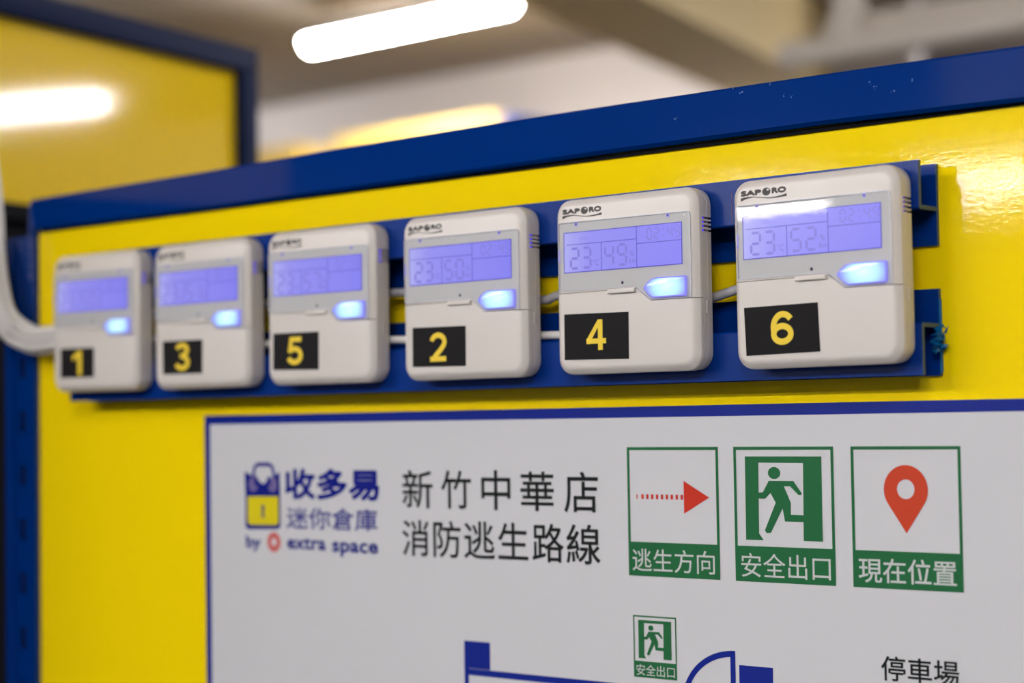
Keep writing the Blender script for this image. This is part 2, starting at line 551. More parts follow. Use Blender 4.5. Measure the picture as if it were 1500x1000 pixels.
# ------------------------------------------------------------------ mounting rails
RX0, RX1 = -158.0, 698.5
def rail(name, flange, back, web_top, label):
    """flange = (z0,z1) of the front strip, back = (z0,z1) of the plate on the panel"""
    t = empty(name, P((RX0 + RX1) / 2, 0, flange[0]))
    tag(t, label, 'rail', 'blue rails carrying the controllers')
    L = P(0, 0, 0) - t.location
    f0, f1 = flange
    b0, b1 = back
    T = 2.6
    if web_top:
        prof = [(-24.3, f0), (-24.3 + T, f0), (-24.3 + T, f1 - T), (-T - 0.1, f1 - T), (-T - 0.1, b0), (-0.1, b0), (-0.1, b1), (-T - 0.1, b1), (-T - 0.1, f1), (-23.3, f1), (-24.3, f1 - 1)]
    else:
        prof = [(-24.3, f0 + 1), (-23.3, f0), (-T - 0.1, f0), (-T - 0.1, b0), (-0.1, b0), (-0.1, b1), (-T - 0.1, b1), (-T - 0.1, f0 + T), (-24.3 + T, f0 + T), (-24.3 + T, f1), (-24.3, f1)]
    bm = bmesh.new()
    A = [bm.verts.new((RX0 * MM, y * MM, z * MM)) for y, z in prof]
    B = [bm.verts.new((RX1 * MM, y * MM, z * MM)) for y, z in prof]
    n = len(prof)
    for k in range(n):
        bm.faces.new((A[k], A[(k + 1) % n], B[(k + 1) % n], B[k]))
    for V in (A, B):
        f = bm.faces.new(V)
    me = finish(bm)
    link('channel', me, M['blue_rail'], t, L)
    bm = bmesh.new()
    for xx in (RX1,):
        a = [bm.verts.new((xx * MM, y * MM, z * MM)) for y, z in prof]
        b = [bm.verts.new(((xx + 0.25) * MM, y * MM, z * MM)) for y, z in prof]
        bm.faces.new(a)
        bm.faces.new(b[::-1])
        for k in range(n):
            bm.faces.new((a[k], a[(k + 1) % n], b[(k + 1) % n], b[k]))
    ce = link('cut_edge', finish(bm), M['cut'], t, L)
    ce['label'] = 'bare grey sawn end of the rail'
    return t, L
ur, UL = rail('mounting_rail', (116, 146), (95, 145.5), False, 'upper blue steel rail behind the tops of the six controllers')
lr, LL = rail('mounting_rail', (15.2, 47), (15, 68.5), True, 'lower blue steel rail behind the bottoms of the controllers, torn paint at its right end')
# torn paint film at the lower rail's end
def flake():
    bm = bmesh.new()
    rnd = random.Random(3)
    for k in range(26):
        cy = -12 + 13 * rnd.random()
        cz = 29 + 14 * rnd.random() + (8 if cy > -5 else 0) * rnd.random()
        cx = RX1 + 0.3 + 3.0 * rnd.random()
        s = 1.6 + 2.4 * rnd.random()
        R = Matrix.Rotation(rnd.random() * 6, 3, Vector((rnd.random(), rnd.random(), rnd.random())).normalized())
        v = [bm.verts.new((Vector((cx, cy, cz)) + R @ Vector(c)) * MM) for c in ((-s, -s * .5, 0), (s, -s * .6, .4), (s * .7, s * .5, 0), (-s * .6, s * .7, -.4), (0, 0, .9))]
        for a, b in ((0, 1), (1, 2), (2, 3), (3, 0)):
            bm.faces.new((v[a], v[b], v[4]))
        bm.faces.new((v[3], v[2], v[1], v[0]))
    # strip of film hanging up along the back plate and down its edge
    for (za, zb_, w) in ((44, 62, 1.6), (17, 32, 2.2)):
        box(bm, RX1 + 0.2, RX1 + 1.2, -2.8, -2.8 + w, za, zb_)
    return finish(bm)
fl = link('torn_paint', flake(), M['flake'], lr, LL)
fl['label'] = 'bright blue scrap of torn paint film'
# fine scratches on the upper rail between the two right-hand controllers
def rail_scratch():
    polys = stroke([(562.2, 118), (561.8, 126), (562.4, 133), (561.9, 138)], 0.5)
    return prism_mesh(polys, -24.45, -24.3)
link('scratch_mark', rail_scratch(), mat('brown_scratch', (0.10, 0.05, 0.06), 0.6), ur, UL)

# ------------------------------------------------------------------ thermostat controllers
T = 18.5     # body depth
H = 60.6     # half size
def rrect(h, r, w, n=7):
    out = []
    for q, (sx, sz) in enumerate(((1, 1), (-1, 1), (-1, -1), (1, -1))):
        cx, cz = sx * (h - r), sz * (h - r)
        for k in range(n + 1):
            a = math.radians(90 * q + 90 * k / n)
            out.append(((cx + r * math.cos(a)) * MM, -w * MM, (cz + r * math.sin(a)) * MM))
    return out
def loft(levels):
    bm = bmesh.new()
    rings = [[bm.verts.new(c) for c in rrect(H - i, r, w)] for (w, i, r) in levels]
    n = len(rings[0])
    for a, b in zip(rings, rings[1:]):
        for k in range(n):
            bm.faces.new((a[k], a[(k + 1) % n], b[(k + 1) % n], b[k]))
    bm.faces.new(rings[0][::-1])
    bm.faces.new(rings[-1])
    return finish(bm)
def C_(pts):                      # device coordinates 0..120 -> centred
    return [(x - 60, z - 60) for x, z in pts]

def build_controller_parts():
    back = loft([(0, 1.6, 11), (1.2, 0.9, 11), (6.0, 0.5, 11.2), (6.3, 0.9, 11)])
    front = loft([(6.5, 0.9, 11), (6.8, 0.3, 11.5), (12.0, 0.25, 11.5), (13.4, 0.35, 11.4), (14.4, 0.6, 11.3), (15.1, 1.15, 10.9),
                  (17.0, 3.0, 9.4), (17.8, 4.0, 8.5), (18.3, 5.0, 7.7), (T, 6.0, 6.9)])
    # side vents
    bm = bmesh.new()
    for z in (99.6, 96.9, 94.15, 91.4):
        box(bm, 56.8, 63, -12.0, 1.0, z - 60.7, z - 59.3)
    vents = finish(bm)
    back = bool_op(back, vents, 'DIFFERENCE')
    front = bool_op(front, vents, 'DIFFERENCE')
    # hinged lower cover cut out along the stepped joint
    div = [(-5, 55.3), (71, 55.6), (82.3, 46.9), (125, 46.7)]
    lower = prism_mesh([C_([(-5, -5)] + [(125, -5)] + div[::-1])], -30, -11.5)
    g = 0.45
    lower_big = prism_mesh([C_([(-5, -5)] + [(125, -5)] + [(x + (0.2 if i in (1, 2) else 0), z + g) for i, (x, z) in enumerate(div)][::-1])], -30, -11.1)
    cover = bool_op(front, lower, 'INTERSECT')
    upper = bool_op(front, lower_big, 'DIFFERENCE')
    for me in (back, cover, upper):
        me.materials.clear()
        me.polygons.foreach_set('use_smooth', [True] * len(me.polygons))
        me.set_sharp_from_angle(angle=math.radians(19))
    return back, cover, upper, vents
me_back, me_cover, me_front, _ = build_controller_parts()

WIN = [(4.2, 57.2), (70.2, 57.4), (82.8, 47.7), (115.6, 47.5), (115.6, 101.5), (115.1, 103), (113.8, 103.9), (6.2, 104.3), (4.8, 103.8), (4.2, 102.5)]
me_bezel = prism_mesh([C_([(x * 0.985 + 0.9, z * 0.985 + 1.15) for x, z in WIN])], -T - 0.1, -T + 0.3)
me_rim = prism_mesh(stroke(C_(WIN), 0.75, True), -T - 0.72, -T - 0.02)
M['rim'] = mat('window_edge_highlight', (0.66, 0.655, 0.70), 0.15, 0.6)  # pale bluish tone stands in for bright highlights along the window's edge
def window_plate():
    bm = bmesh.new()
    fr = C_(WIN)
    cx = sum(p[0] for p in fr) / len(fr)
    cz = sum(p[1] for p in fr) / len(fr)
    secs = []
    for y, ins in ((-T - 0.75, 0.0), (-T - 1.4, 0.15), (-T - 2.0, 0.9), (-T - 2.1, 1.8)):
        secs.append([bm.verts.new(((x - math.copysign(min(ins, abs(x - cx)), x - cx)) * MM, y * MM, (z - math.copysign(min(ins, abs(z - cz)), z - cz)) * MM)) for x, z in fr])
    n = len(fr)
    for A, B in zip(secs, secs[1:]):
        for k in range(n):
            bm.faces.new((A[k], A[(k + 1) % n], B[(k + 1) % n], B[k]))
    bm.faces.new(secs[0][::-1])
    bm.faces.new(secs[-1])
    return finish(bm)
me_window = window_plate()

LX0, LX1, LZ0, LZ1 = 9.2 - 60, 108.5 - 60, 69.9 - 60, 96.9 - 60
me_lcd = prism_mesh([[(LX0, LZ0), (LX1, LZ0), (LX1, LZ1), (LX0, LZ1)]], -T - 0.3, -T)
M['lcd'] = glow_mat('lcd_backlight', [(0.0, (0.50, 0.50, 1.0)), (0.05, (0.46, 0.45, 1.0)), (0.22, (0.36, 0.34, 1.0)), (1.0, (0.29, 0.27, 1.0))], 'LINEAR', 1.0,
                    loc=(-LX0 * MM / 0.0993, 0, 0), scl=(1 / 0.0993, 1, 1))
M['seg'] = glow_mat('lcd_segment', [(0.0, (0.27, 0.24, 0.80)), (1.0, (0.20, 0.18, 0.80))], 'LINEAR', 1.0)
M['seg_faint'] = glow_mat('lcd_segment_faint', [(0.0, (0.31, 0.29, 0.92)), (1.0, (0.29, 0.26, 0.92))], 'LINEAR', 1.0)
M['seg_line'] = glow_mat('lcd_rule', [(0.0, (0.10, 0.09, 0.58)), (1.0, (0.10, 0.09, 0.58))], 'LINEAR', 1.0)
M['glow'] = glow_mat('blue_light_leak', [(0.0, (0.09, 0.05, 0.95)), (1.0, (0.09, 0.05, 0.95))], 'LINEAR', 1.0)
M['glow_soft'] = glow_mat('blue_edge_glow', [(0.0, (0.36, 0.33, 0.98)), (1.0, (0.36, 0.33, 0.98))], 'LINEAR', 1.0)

def frame_mesh(x0, x1, z0, z1, w, y0, y1):
    return prism_mesh([[(x0, z0), (x1, z0), (x1, z0 + w), (x0, z0 + w)], [(x0, z1 - w), (x1, z1 - w), (x1, z1), (x0, z1)],
                       [(x0, z0 + w), (x0 + w, z0 + w), (x0 + w, z1 - w), (x0, z1 - w)], [(x1 - w, z0 + w), (x1, z0 + w), (x1, z1 - w), (x1 - w, z1 - w)]], y0, y1)
me_lframe = frame_mesh(LX0 - 0.5, LX1 + 0.5, LZ0 - 0.5, LZ1 + 0.5, 0.5, -T - 0.45, -T)
def rules():
    L = []
    for (a, b) in (((11.2, 88.75), (71.5, 88.75)), ((71.7, 96.9), (71.7, 70.0)), ((41.7, 88.75), (41.7, 70.0)), ((71.7, 85.5), (108.3, 85.5))):
        L += stroke(C_([a, b]), 0.42)
    return prism_mesh(L, -T - 0.5, -T - 0.4)
me_rules = rules()

SEG = {'0': 'abcdef', '1': 'bc', '2': 'abged', '3': 'abgcd', '4': 'fgbc', '5': 'afgcd', '6': 'afgedc', '7': 'abc', '8': 'abcdefg', '9': 'abcdfg'}
def seg_digit(ch, x, z, w, h, t):
    """seven bars, each with pointed ends"""
    m = h / 2
    pos = {'a': ((0, h), (w, h)), 'b': ((w, h), (w, m)), 'c': ((w, m), (w, 0)), 'd': ((0, 0), (w, 0)), 'e': ((0, 0), (0, m)), 'f': ((0, m), (0, h)), 'g': ((0, m), (w, m))}
    out = []
    for s in SEG[ch]:
        (ax, az), (bx, bz) = pos[s]
        g = 0.22 * t + 0.15
        if az == bz:
            out.append([(x + ax + g, z + az), (x + ax + g + t / 2, z + az - t / 2), (x + bx - g - t / 2, z + az - t / 2), (x + bx - g, z + az), (x + bx - g - t / 2, z + az + t / 2), (x + ax + g + t / 2, z + az + t / 2)])
        else:
            lo, hi = min(az, bz), max(az, bz)
            out.append([(x + ax, z + lo + g), (x + ax + t / 2, z + lo + g + t / 2), (x + ax + t / 2, z + hi - g - t / 2), (x + ax, z + hi - g), (x + ax - t / 2, z + hi - g - t / 2), (x + ax - t / 2, z + lo + g + t / 2)])
    return out
def seg_mesh(ch, x, z, w, h, t):
    return prism_mesh([C_(p) for p in seg_digit(ch, x, z, w, h, t)], -T - 0.5, -T - 0.4)
me_big = {(ch, x): seg_mesh(ch, x, 72.3, 6.8, 13.6, 1.7) for x in (15.0, 25.4, 45.0, 56.0) for ch in '0123456789'}
me_clock = [seg_mesh(ch, x, 87.6, 3.6, 7.2, 0.95) for ch, x in (('0', 80.6), ('2', 86.6), ('4', 97.6), ('9', 103.6))]
me_dots = [prism_mesh([C_([(93.6, z), (94.6, z), (94.6, z + 1), (93.6, z + 1)])], -T - 0.5, -T - 0.4) for z in (89.3, 93.0)]
def finish_keep(bm):
    me = bpy.data.meshes.new('mesh')
    bm.to_mesh(me)
    bm.free()
    return me
yT = -T - 0.5
me_units = [text_mesh(*a) for a in (('°C', 34.5 - 60, 39.5 - 60, 73 - 60, 77.5 - 60, yT, 0.01), ('%', 65.8 - 60, 69.6 - 60, 77.4 - 60, 81 - 60, yT, 0.01), ('RH', 65.2 - 60, 70.2 - 60, 72.6 - 60, 75.8 - 60, yT, 0.01))]
me_notes = [text_mesh(*a) for a in (('ON', 72.9 - 60, 77.2 - 60, 80.7 - 60, 83 - 60, yT, 0.01), ('H', 94 - 60, 95.6 - 60, 80.5 - 60, 82.7 - 60, yT, 0.02), ('COOL', 23 - 60, 29.5 - 60, 91.2 - 60, 93.6 - 60, yT, 0.01))]

def logo():
    y = -T - 0.1
    bm = bmesh.new()
    for m_ in (text_mesh('SAP', 7.8 - 60, 23.4 - 60, 109.9 - 60, 113.6 - 60, y, thick=0.42), text_mesh('RO', 31.2 - 60, 42.0 - 60, 109.8 - 60, 113.7 - 60, y, thick=0.42)):
        bm.from_mesh(m_)
    ball = disc(27.2 - 60, 111.6 - 60, 3.15, 2.55, 28)
    prism(bm, ball, y - 0.03, y)
    top = [(7.7, 109.0), (12, 109.45), (17.4, 109.3), (23, 108.4), (28.6, 107.7), (34, 107.8), (39, 108.4), (42.3, 109.2)]
    bot = [(42.3, 107.3), (39, 107.2), (34, 106.95), (28.6, 107.1), (23, 107.9), (17.4, 108.7), (12, 108.2), (7.7, 106.9)]
    for k in range(7):
        prism(bm, C_([top[k], top[k + 1], bot[6 - k], bot[7 - k]]), y - 0.02, y)
    return finish_keep(bm)
me_logo = logo()
me_logo_hi = prism_mesh([disc(28.3 - 60, 112.7 - 60, 0.95, 0.55, 12)], -T - 0.16, -T - 0.13)

LED = [(78.8, 55.3), (82.2, 58.6), (85.6, 60.5), (90, 61.1), (111.2, 60.9), (111.8, 60.2), (111.6, 50.2), (110.8, 49.4), (86.5, 49.3), (84.3, 50.2)]
me_led = prism_mesh([C_(LED)], -T - 3.0, -T - 0.1, 0.5)
me_ledrim = prism_mesh([C_([((x - 96) * 1.05 + 96, (z - 55.2) * 1.13 + 55.2) for x, z in LED])], -T - 2.35, -T - 0.1)
M['led'] = glow_mat('cyan_signal_lens', [(0.0, (0.19, 0.17, 1.0)), (0.22, (0.30, 0.34, 1.0)), (0.5, (0.48, 0.80, 1.0)), (0.8, (0.62, 0.93, 1.0)), (1.0, (0.72, 0.96, 1.0))], 'SPHERICAL', 1.15,
                    loc=(-(97.5 - 60) * MM / 0.0205, 0.0205 * 0 + (T + 2) * MM / 0.0205, -(55.2 - 60) * MM / 0.0135), scl=(1 / 0.0205, 1 / 0.0205, 1 / 0.0135))
M['led_rim'] = glow_mat('blue_lens_rim', [(0.0, (0.30, 0.28, 0.97)), (1.0, (0.30, 0.28, 0.97))], 'LINEAR', 0.95)
me_hole = prism_mesh([disc(59.1 - 60, 60.2 - 60, 0.95, 1.15, 16)], -T - 0.35, -T - 0.05)
me_screws = [prism_mesh([[(x - 60 - 1.1, 41.4), (x - 60 + 1.1, 41.4), (x - 60 + 1.1, 43.6), (x - 60 - 1.1, 43.6)]], -T - 0.4, -T - 0.05) for x in (19.8, 97.7)]
me_screwd = [prism_mesh([disc(x - 59.9, 42.4, 0.6, 0.6, 8)], -T - 0.5, -T - 0.1) for x in (19.8, 97.7)]
me_tab = box_mesh(47.4 - 60, 70.1 - 60, -T - 2.2, -T + 0.5, 53.3 - 60, 55.9 - 60, 0.5)
bm = bmesh.new()
box(bm, 56.85, 58.6, -11.6, -7.6, -0.6, 0.6)
me_ventglow = finish(bm)
me_latch = box_mesh(59.9, 60.9, -8.6, -6.7, 37.2 - 60, 45.2 - 60, 0.3)
me_edgeglow = box_mesh(4.6 - 60, 5.1 - 60, -T - 1.0, -T - 0.3, 77 - 60, 86 - 60, 0.1)

def arc(cx, cz, rx, rz, a0, a1, n=14):
    return [(cx + rx * math.cos(math.radians(a0 + (a1 - a0) * i / n)), cz + rz * math.sin(math.radians(a0 + (a1 - a0) * i / n))) for i in range(n + 1)]
def digit_mesh(ch, x0, x1, z0, z1, y):
    """bold grotesque numeral from strokes, fitted to its box"""
    t = 3.9
    if ch == '1':
        pl = [[(9.6, 0), (13.6, 0), (13.6, 21), (9.6, 21)], [(10.4, 21), (9.6, 15.2), (4.4, 12.4), (4.4, 16.0)]]
    elif ch == '2':
        pl = stroke(arc(8.4, 14.2, 6.2, 4.9, 172, -18) + [(13.4, 11.2), (10.2, 7.8), (6.0, 4.4), (3.6, 1.6)], t) + [[(0.6, 0), (16, 0), (16, 3.7), (0.6, 3.7)]]
    elif ch == '3':
        pl = stroke(arc(8.2, 15.5, 5.4, 3.7, 165, -80), t) + stroke(arc(8.2, 6.2, 6.0, 4.3, 80, -165), t) + [[(6.2, 9.4), (9.6, 9.4), (9.6, 12.6), (6.2, 12.6)]]
    elif ch == '4':
        pl = [[(10, 0), (14, 0), (14, 21), (10, 21)], [(0, 4.4), (17, 4.4), (17, 8), (0, 8)], [(0, 7.2), (4.4, 7.2), (11.6, 18), (11.6, 21), (10, 21)]]
    elif ch == '5':
        pl = [[(3.6, 17.3), (15.2, 17.3), (15.2, 21), (3.6, 21)], [(3.6, 21), (7.2, 21), (5.4, 9.6), (1.6, 9.2)]] + stroke(arc(8.3, 7.0, 6.3, 5.1, 142, -160), t)
    else:
        pl = stroke(arc(8.7, 6.8, 6.2, 4.9, 0, 360, 28)[:-1], t, True) + stroke(arc(9.4, 11.0, 6.9, 8.1, 38, 195, 20), t)
    xs = [p[0] for q in pl for p in q]
    zs = [p[1] for q in pl for p in q]
    ax, bx, az, bz = min(xs), max(xs), min(zs), max(zs)
    k = lambda p: (x0 - 60 + (p[0] - ax) / (bx - ax) * (x1 - x0), z0 - 60 + (p[1] - az) / (bz - az) * (z1 - z0))
    return prism_mesh([[k(p) for p in q] for q in pl], y - 0.03, y)

def controller(i, x, z, roll, temp, hum, num, lab, dig, label):
    t = empty('wall_controller', P(x + 60, -24.35, z + 60))
    t.rotation_euler = (0, -roll, 0)
    tag(t, label, 'thermostat', 'six white air conditioner controllers in a row')
    link('back_shell', me_back, M['plastic'], t)
    fs = link('front_shell', me_front, M['plastic'], t)
    fc = link('flip_cover', me_cover, M['plastic2'], t)
    link('pull_tab', me_tab, M['plastic'], fc)
    link('bezel', me_bezel, M['bezel'], t)
    s = link('lcd_screen', me_lcd, M['lcd'], t)
    s['label'] = 'backlit violet-blue display'
    link('screen_edge', me_lframe, M['seg_line'], s)
    link('divider_lines', me_rules, M['seg_line'], s)
    for nm, ch, x_ in (('temperature_digit', temp[0], 15.0), ('temperature_digit', temp[1], 25.4), ('humidity_digit', hum[0], 45.0), ('humidity_digit', hum[1], 56.0)):
        link(nm, me_big[(ch, x_)], M['seg'], s)
    for m_ in me_clock:
        link('clock_digit', m_, M['seg'], s)
    for m_ in me_dots:
        link('clock_dot', m_, M['seg'], s)
    for m_ in me_units:
        link('unit_mark', m_, M['seg'], s)
    for m_ in me_notes:
        link('mode_mark', m_, M['seg_faint'], s)
    dw = link('display_window', me_window, M['clear'], t)
    link('window_edge', me_rim, M['rim'], dw)
    rim = link('signal_lens', me_led, M['led'], t)
    rim['label'] = 'glowing pale cyan arrow-shaped lens'
    link('lens_rim', me_ledrim, M['led_rim'], rim)
    link('sensor_hole', me_hole, M['hole'], fs)
    for a_, b_ in zip(me_screws, me_screwd):
        link('screw', a_, M['glow_soft'], fs)  # blue backlight glow on the screws is put in as emission
        link('screw_slot', b_, M['hole'], fs)
    for z_ in (99.6, 96.9, 94.15, 91.4):
        link('vent_glow', me_ventglow, M['glow'], fs, Vector((0, 0, (z_ - 60) * MM)))  # light leaking through each vent, put in as a glowing block
    link('latch', me_latch, M['plastic'], fs)
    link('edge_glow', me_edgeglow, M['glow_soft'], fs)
    lg = link('logo', me_logo, M['ink'], t)
    link('logo_highlight', me_logo_hi, M['bezel'], lg)
    (a, b), (c, d), (e, f), (g, h) = lab
    lb = link('number_label', prism_mesh([C_([(a, b), (c, d), (e, f), (g, h)])], -T - 0.25, -T), M['label_black'], t)
    lb['label'] = 'black sticker with a yellow %s' % num
    link('digit', digit_mesh(num, *dig, -T - 0.4), M['label_yellow'], lb)
    return t

CT = [
    (-158.63, 23.40, -0.0074, '23', '50', '1', [(12.6, 37.9), (61.2, 37.5), (61.2, 11.8), (12.9, 11.7)], (30.5, 44, 14.0, 35.6), 'white controller with black label 1, leftmost and most blurred'),
    (-15.51, 22.75, 0.0012, '23', '51', '3', [(12.8, 39.9), (64.2, 39.4), (63.9, 11.6), (13.2, 12.1)], (29, 48, 14.6, 37.8), 'white controller with black label 3, second from the left'),
    (127.30, 22.72, -0.0034, '23', '57', '5', [(8.4, 40.4), (60.6, 40.1), (60.4, 10.6), (7.9, 11.6)], (24.6, 42.6, 15.0, 37.0), 'white controller with black label 5, between controllers 3 and 2'),
    (277.84, 22.49, 0.0001, '23', '50', '2', [(11.0, 38.6), (64.1, 37.9), (63.8, 8.9), (10.8, 9.7)], (28.7, 45.3, 13.0, 34.2), 'white controller with black label 2, showing 23 and 50'),
    (426.13, 22.76, -0.0005, '23', '49', '4', [(8.1, 41.2), (63.7, 40.4), (63.4, 8.9), (7.9, 9.8)], (27.5, 44.5, 15.7, 36.4), 'white controller with black label 4, in sharp focus showing 23 and 49'),
    (574.36, 22.37, 0.0059, '23', '52', '6', [(8.1, 38.9), (62.7, 39.3), (63.8, 8.8), (9.1, 8.2)], (28.2, 44.9, 14.1, 35.3), 'white controller with black label 6, rightmost and largest, showing 23 and 52'),
]
for i, c in enumerate(CT):
    controller(i, *c)

# ------------------------------------------------------------------ cables
def cable(pts, r, m, label, group=None):
    o0 = P(*pts[0])
    me = tube_mesh([P(*p) - o0 for p in pts], r, 10, 6)
    o = link('cable', me, m, None, o0)
    tag(o, label, 'cable', group)
    return o
BUNDLE = [('topmost white cable of the bundle beside the blue post, rising steeply at the left edge', 0), ('second white cable from the top of the left bundle', 1),
          ('third white cable from the top of the left bundle', 2), ('fourth white cable down in the left bundle', 3), ('fifth white cable down in the left bundle', 4),
          ('sixth white cable down in the left bundle, next to the lowest', 5), ('lowest white cable of the left bundle, sagging towards the frame edge', 6)]
for lab_, k in BUNDLE:
    dy = -22 - 6.2 * (k % 2)
    u = k / 6.0
    cable([(-128, -14, 80 - 2.2 * k), (-150, -17, 80.5 - 3.0 * k), (-175, dy, 82.3 - 3.2 * k), (-203, dy - 2, 81.8 - 3.4 * k), (-226, dy - 3, 88.5 - 3.9 * k), (-246 - 6 * u, dy - 3, 102 - 28 * u),
           (-256 - 10 * u, dy - 3, 126 - 38 * u), (-262 - 22 * u, dy - 3, 158 - 48 * u), (-272 - 30 * u, dy, 215 - 50 * u), (-292 - 30 * u, dy, 300 - 40 * u)], 2.9, M['cable'], lab_, 'cable bundle beside the blue post')
cable([(-132, -17, 72), (-60, -16, 68), (0, -18, 62), (130, -19, 56), (250, -20, 54.5), (300, -19, 52), (402, -19, 51.6), (440, -17, 50.2), (480, -15, 60)], 2.9, M['cable'], 'white cable lying along the lower blue rail, seen between controllers 5, 2 and 4')
cable([(-132, -10, 84), (-40, -12, 90), (60, -11, 90), (150, -12, 90), (243, -13, 91), (320, -13, 84), (388, -13, 77.5), (404, -13, 80.0), (450, -12, 84), (520, -12, 70), (537, -13, 71), (554, -14, 74.5), (600, -15, 84)], 3.2, M['cable_grey'], 'grey cable crossing the gap between the rails, arching from controller 4 to controller 6')

# ------------------------------------------------------------------ the escape route poster
post = empty('escape_route_poster', P(450, 0, -430))
tag(post, 'white escape route poster with blue border on the yellow partition below the controllers', 'poster')
PO = P(0, 0, 0) - post.location
def po(name, me, m, parent=None, label=None):
    o = link(name, me, m, post if parent is None else parent, PO if parent is None else Vector((0, 0, 0)))
    if label:
        o['label'] = label
    return o
PW, PH = 1000, 640
po('board', box_mesh(0, PW, -0.8, 0, -PH, 0, 0), M['board'])
bd = prism_mesh([[(0, -7.6), (PW, -7.6), (PW, 0), (0, 0)], [(0, -PH), (7.2, -PH), (7.2, -7.6), (0, -7.6)], [(PW - 7.4, -PH), (PW, -PH), (PW, -7.6), (PW - 7.4, -7.6)], [(7.2, -PH), (PW - 7.4, -PH), (PW - 7.4, -PH + 7.4), (7.2, -PH + 7.4)]], -0.95, -0.8)
po('border', bd, M['p_blue'])
Y1_, Y2_, Y3_ = -1.0, -1.2, -1.4
def flat(polys, y, t=0.05):
    return prism_mesh(polys, y - t, y)
# logo: padlock with a dark head, company name
lg = po('brand_logo', flat([[(51.8, -93.2), (54.5, -95.3), (92.6, -94.2), (95.2, -92), (95.2, -66), (51.8, -66)],
                            [(51.8, -66), (95.2, -66), (94.6, -47.2), (88, -50.5), (82, -53.5), (74, -57.5), (66.5, -53.5), (60.5, -50.5), (51.2, -47.2)]], Y1_), M['p_navy'])
def child(name, me, m):
    return link(name, me, m, lg)
child('shackle', flat(stroke([(62.6, -55), (62.6, -48), (64.6, -43), (68.5, -41.3), (81.5, -41.3), (85.4, -43), (87.2, -48), (87.2, -55)], 3.6), Y1_), M['p_violet'])
for cx_, dx_ in ((62.2, 66.2), (86.2, 81.6)):
    child('pale_patch', flat([disc(cx_, -57.8, 5.6, 6.2, 20)], Y2_), M['p_lilac'])
    child('dark_patch', flat([disc(dx_, -55.2, 2.6, 4.2, 16)], Y3_), M['p_navy'])
child('lock_body', flat([[(55, -68), (93, -67.4), (93, -88.5), (90.5, -90.9), (57.5, -91.3), (55.2, -89)]], Y2_), M['p_yellow'])
child('keyhole', flat([disc(74.3, -76.8, 2.0, 2.4, 16), [(73.2, -78), (75.4, -78), (76, -85.3), (72.6, -85.3)]], Y3_), M['p_navy'])
po('name_text', text_mesh('收多易', 100.8, 210, -69.6, -44.3, Y1_, thick=1.1), M['p_navy'])
po('subtitle_text', text_mesh('迷你倉庫', 102.5, 207.5, -93.5, -75.7, Y1_, thick=0.3), M['p_violet'])
po('byline_text', text_mesh('by', 52.2, 71.2, -113.4, -100.3, Y1_, 0.03), M['p_navy'])
ring = [disc(87, -104.9, 8.2, 8.2, 28)]
rg = []
for k in range(28):
    a, b = math.radians(k * 360 / 28), math.radians((k + 1) * 360 / 28)
    rg.append([(87 + 8.3 * math.cos(a), -104.9 + 8.3 * math.sin(a)), (87 + 8.3 * math.cos(b), -104.9 + 8.3 * math.sin(b)), (87 + 3.0 * math.cos(b), -104.9 + 3.0 * math.sin(b)), (87 + 3.0 * math.cos(a), -104.9 + 3.0 * math.sin(a))])
po('ring_mark', flat(rg, Y1_), M['p_pink'])
po('byline_text', text_mesh('extra', 102.9, 148.8, -110.0, -99.9, Y1_, 0.03, 0, 1.05), M['p_navy'])
po('byline_text', text_mesh('space', 156, 207.8, -114.2, -102.4, Y1_, 0.03, 0, 1.05), M['p_navy'])
# title, one box per character as measured
for ch, a, b, lo, hi in (('新', 235.0, 267.4, -74.2, -45.0), ('竹', 276, 306.8, -74.0, -45.2), ('中', 317, 345.8, -74.2, -44.6), ('華', 355.4, 387.2, -74.2, -45.4), ('店', 396.5, 427.9, -74.6, -45.4),
                         ('消', 234.3, 262.6, -110.8, -83.2), ('防', 267.2, 295.6, -110.9, -83.2), ('逃', 299.0, 329.8, -110.8, -82.8), ('生', 333.0, 362.2, -110.0, -83.0), ('路', 366.0, 395.6, -110.8, -82.8), ('線', 398.0, 429.0, -111.0, -82.6)):
    po('title_character', text_mesh(ch, a, b, lo, hi, Y1_, thick=0.28), M['p_black'])
# pictogram signs
SX = (454.0, 543.3, 632.8)
def sign_base(x, z, w, h, bar, t):
    s = po('sign', flat([[(x, z - h), (x + w, z - h), (x + w, z - bar), (x, z - bar)], [(x, z - t), (x + w, z - t), (x + w, z), (x, z)],
                         [(x, z - bar), (x + t, z - bar), (x + t, z - t), (x, z - t)], [(x + w - t, z - bar), (x + w, z - bar), (x + w, z - t), (x + w - t, z - t)]], Y1_), M['p_green'])
    return s
def sc(name, me, m, s):
    return link(name, me, m, s)
s1 = sign_base(454.0, -28.1, 76.9, 88.8, 65.4, 2.1)
s1['label'] = 'green framed sign with red arrow'
sc('arrow_head', flat([[(502.1, -51.1), (523, -62.1), (502.1, -73.4)]], Y1_), M['p_red'], s1)
for q_ in ([[(501.4 - k * 4.18 - 2.0, -63.9), (501.4 - k * 4.18, -63.9), (501.4 - k * 4.18, -60.6), (501.4 - k * 4.18 - 2.0, -60.6)] for k in range(9)] + [[(461.7, -63.8), (462.6, -63.8), (462.6, -60.7), (461.7, -60.7)]]):
    sc('arrow_dash', flat([q_], Y1_), M['p_red'], s1)
sc('caption', text_mesh('逃生方向', 457.5, 526.7, -113.6, -98.0, Y2_, 0.002), M['p_white'], s1)
DOOR = [(552.4, -34.5), (611.3, -34.5), (611.1, -89.0), (596.8, -89.0), (597.4, -38.7), (562.9, -38.6), (562.5, -85.1), (566.1, -89.4), (552.2, -89.5)]
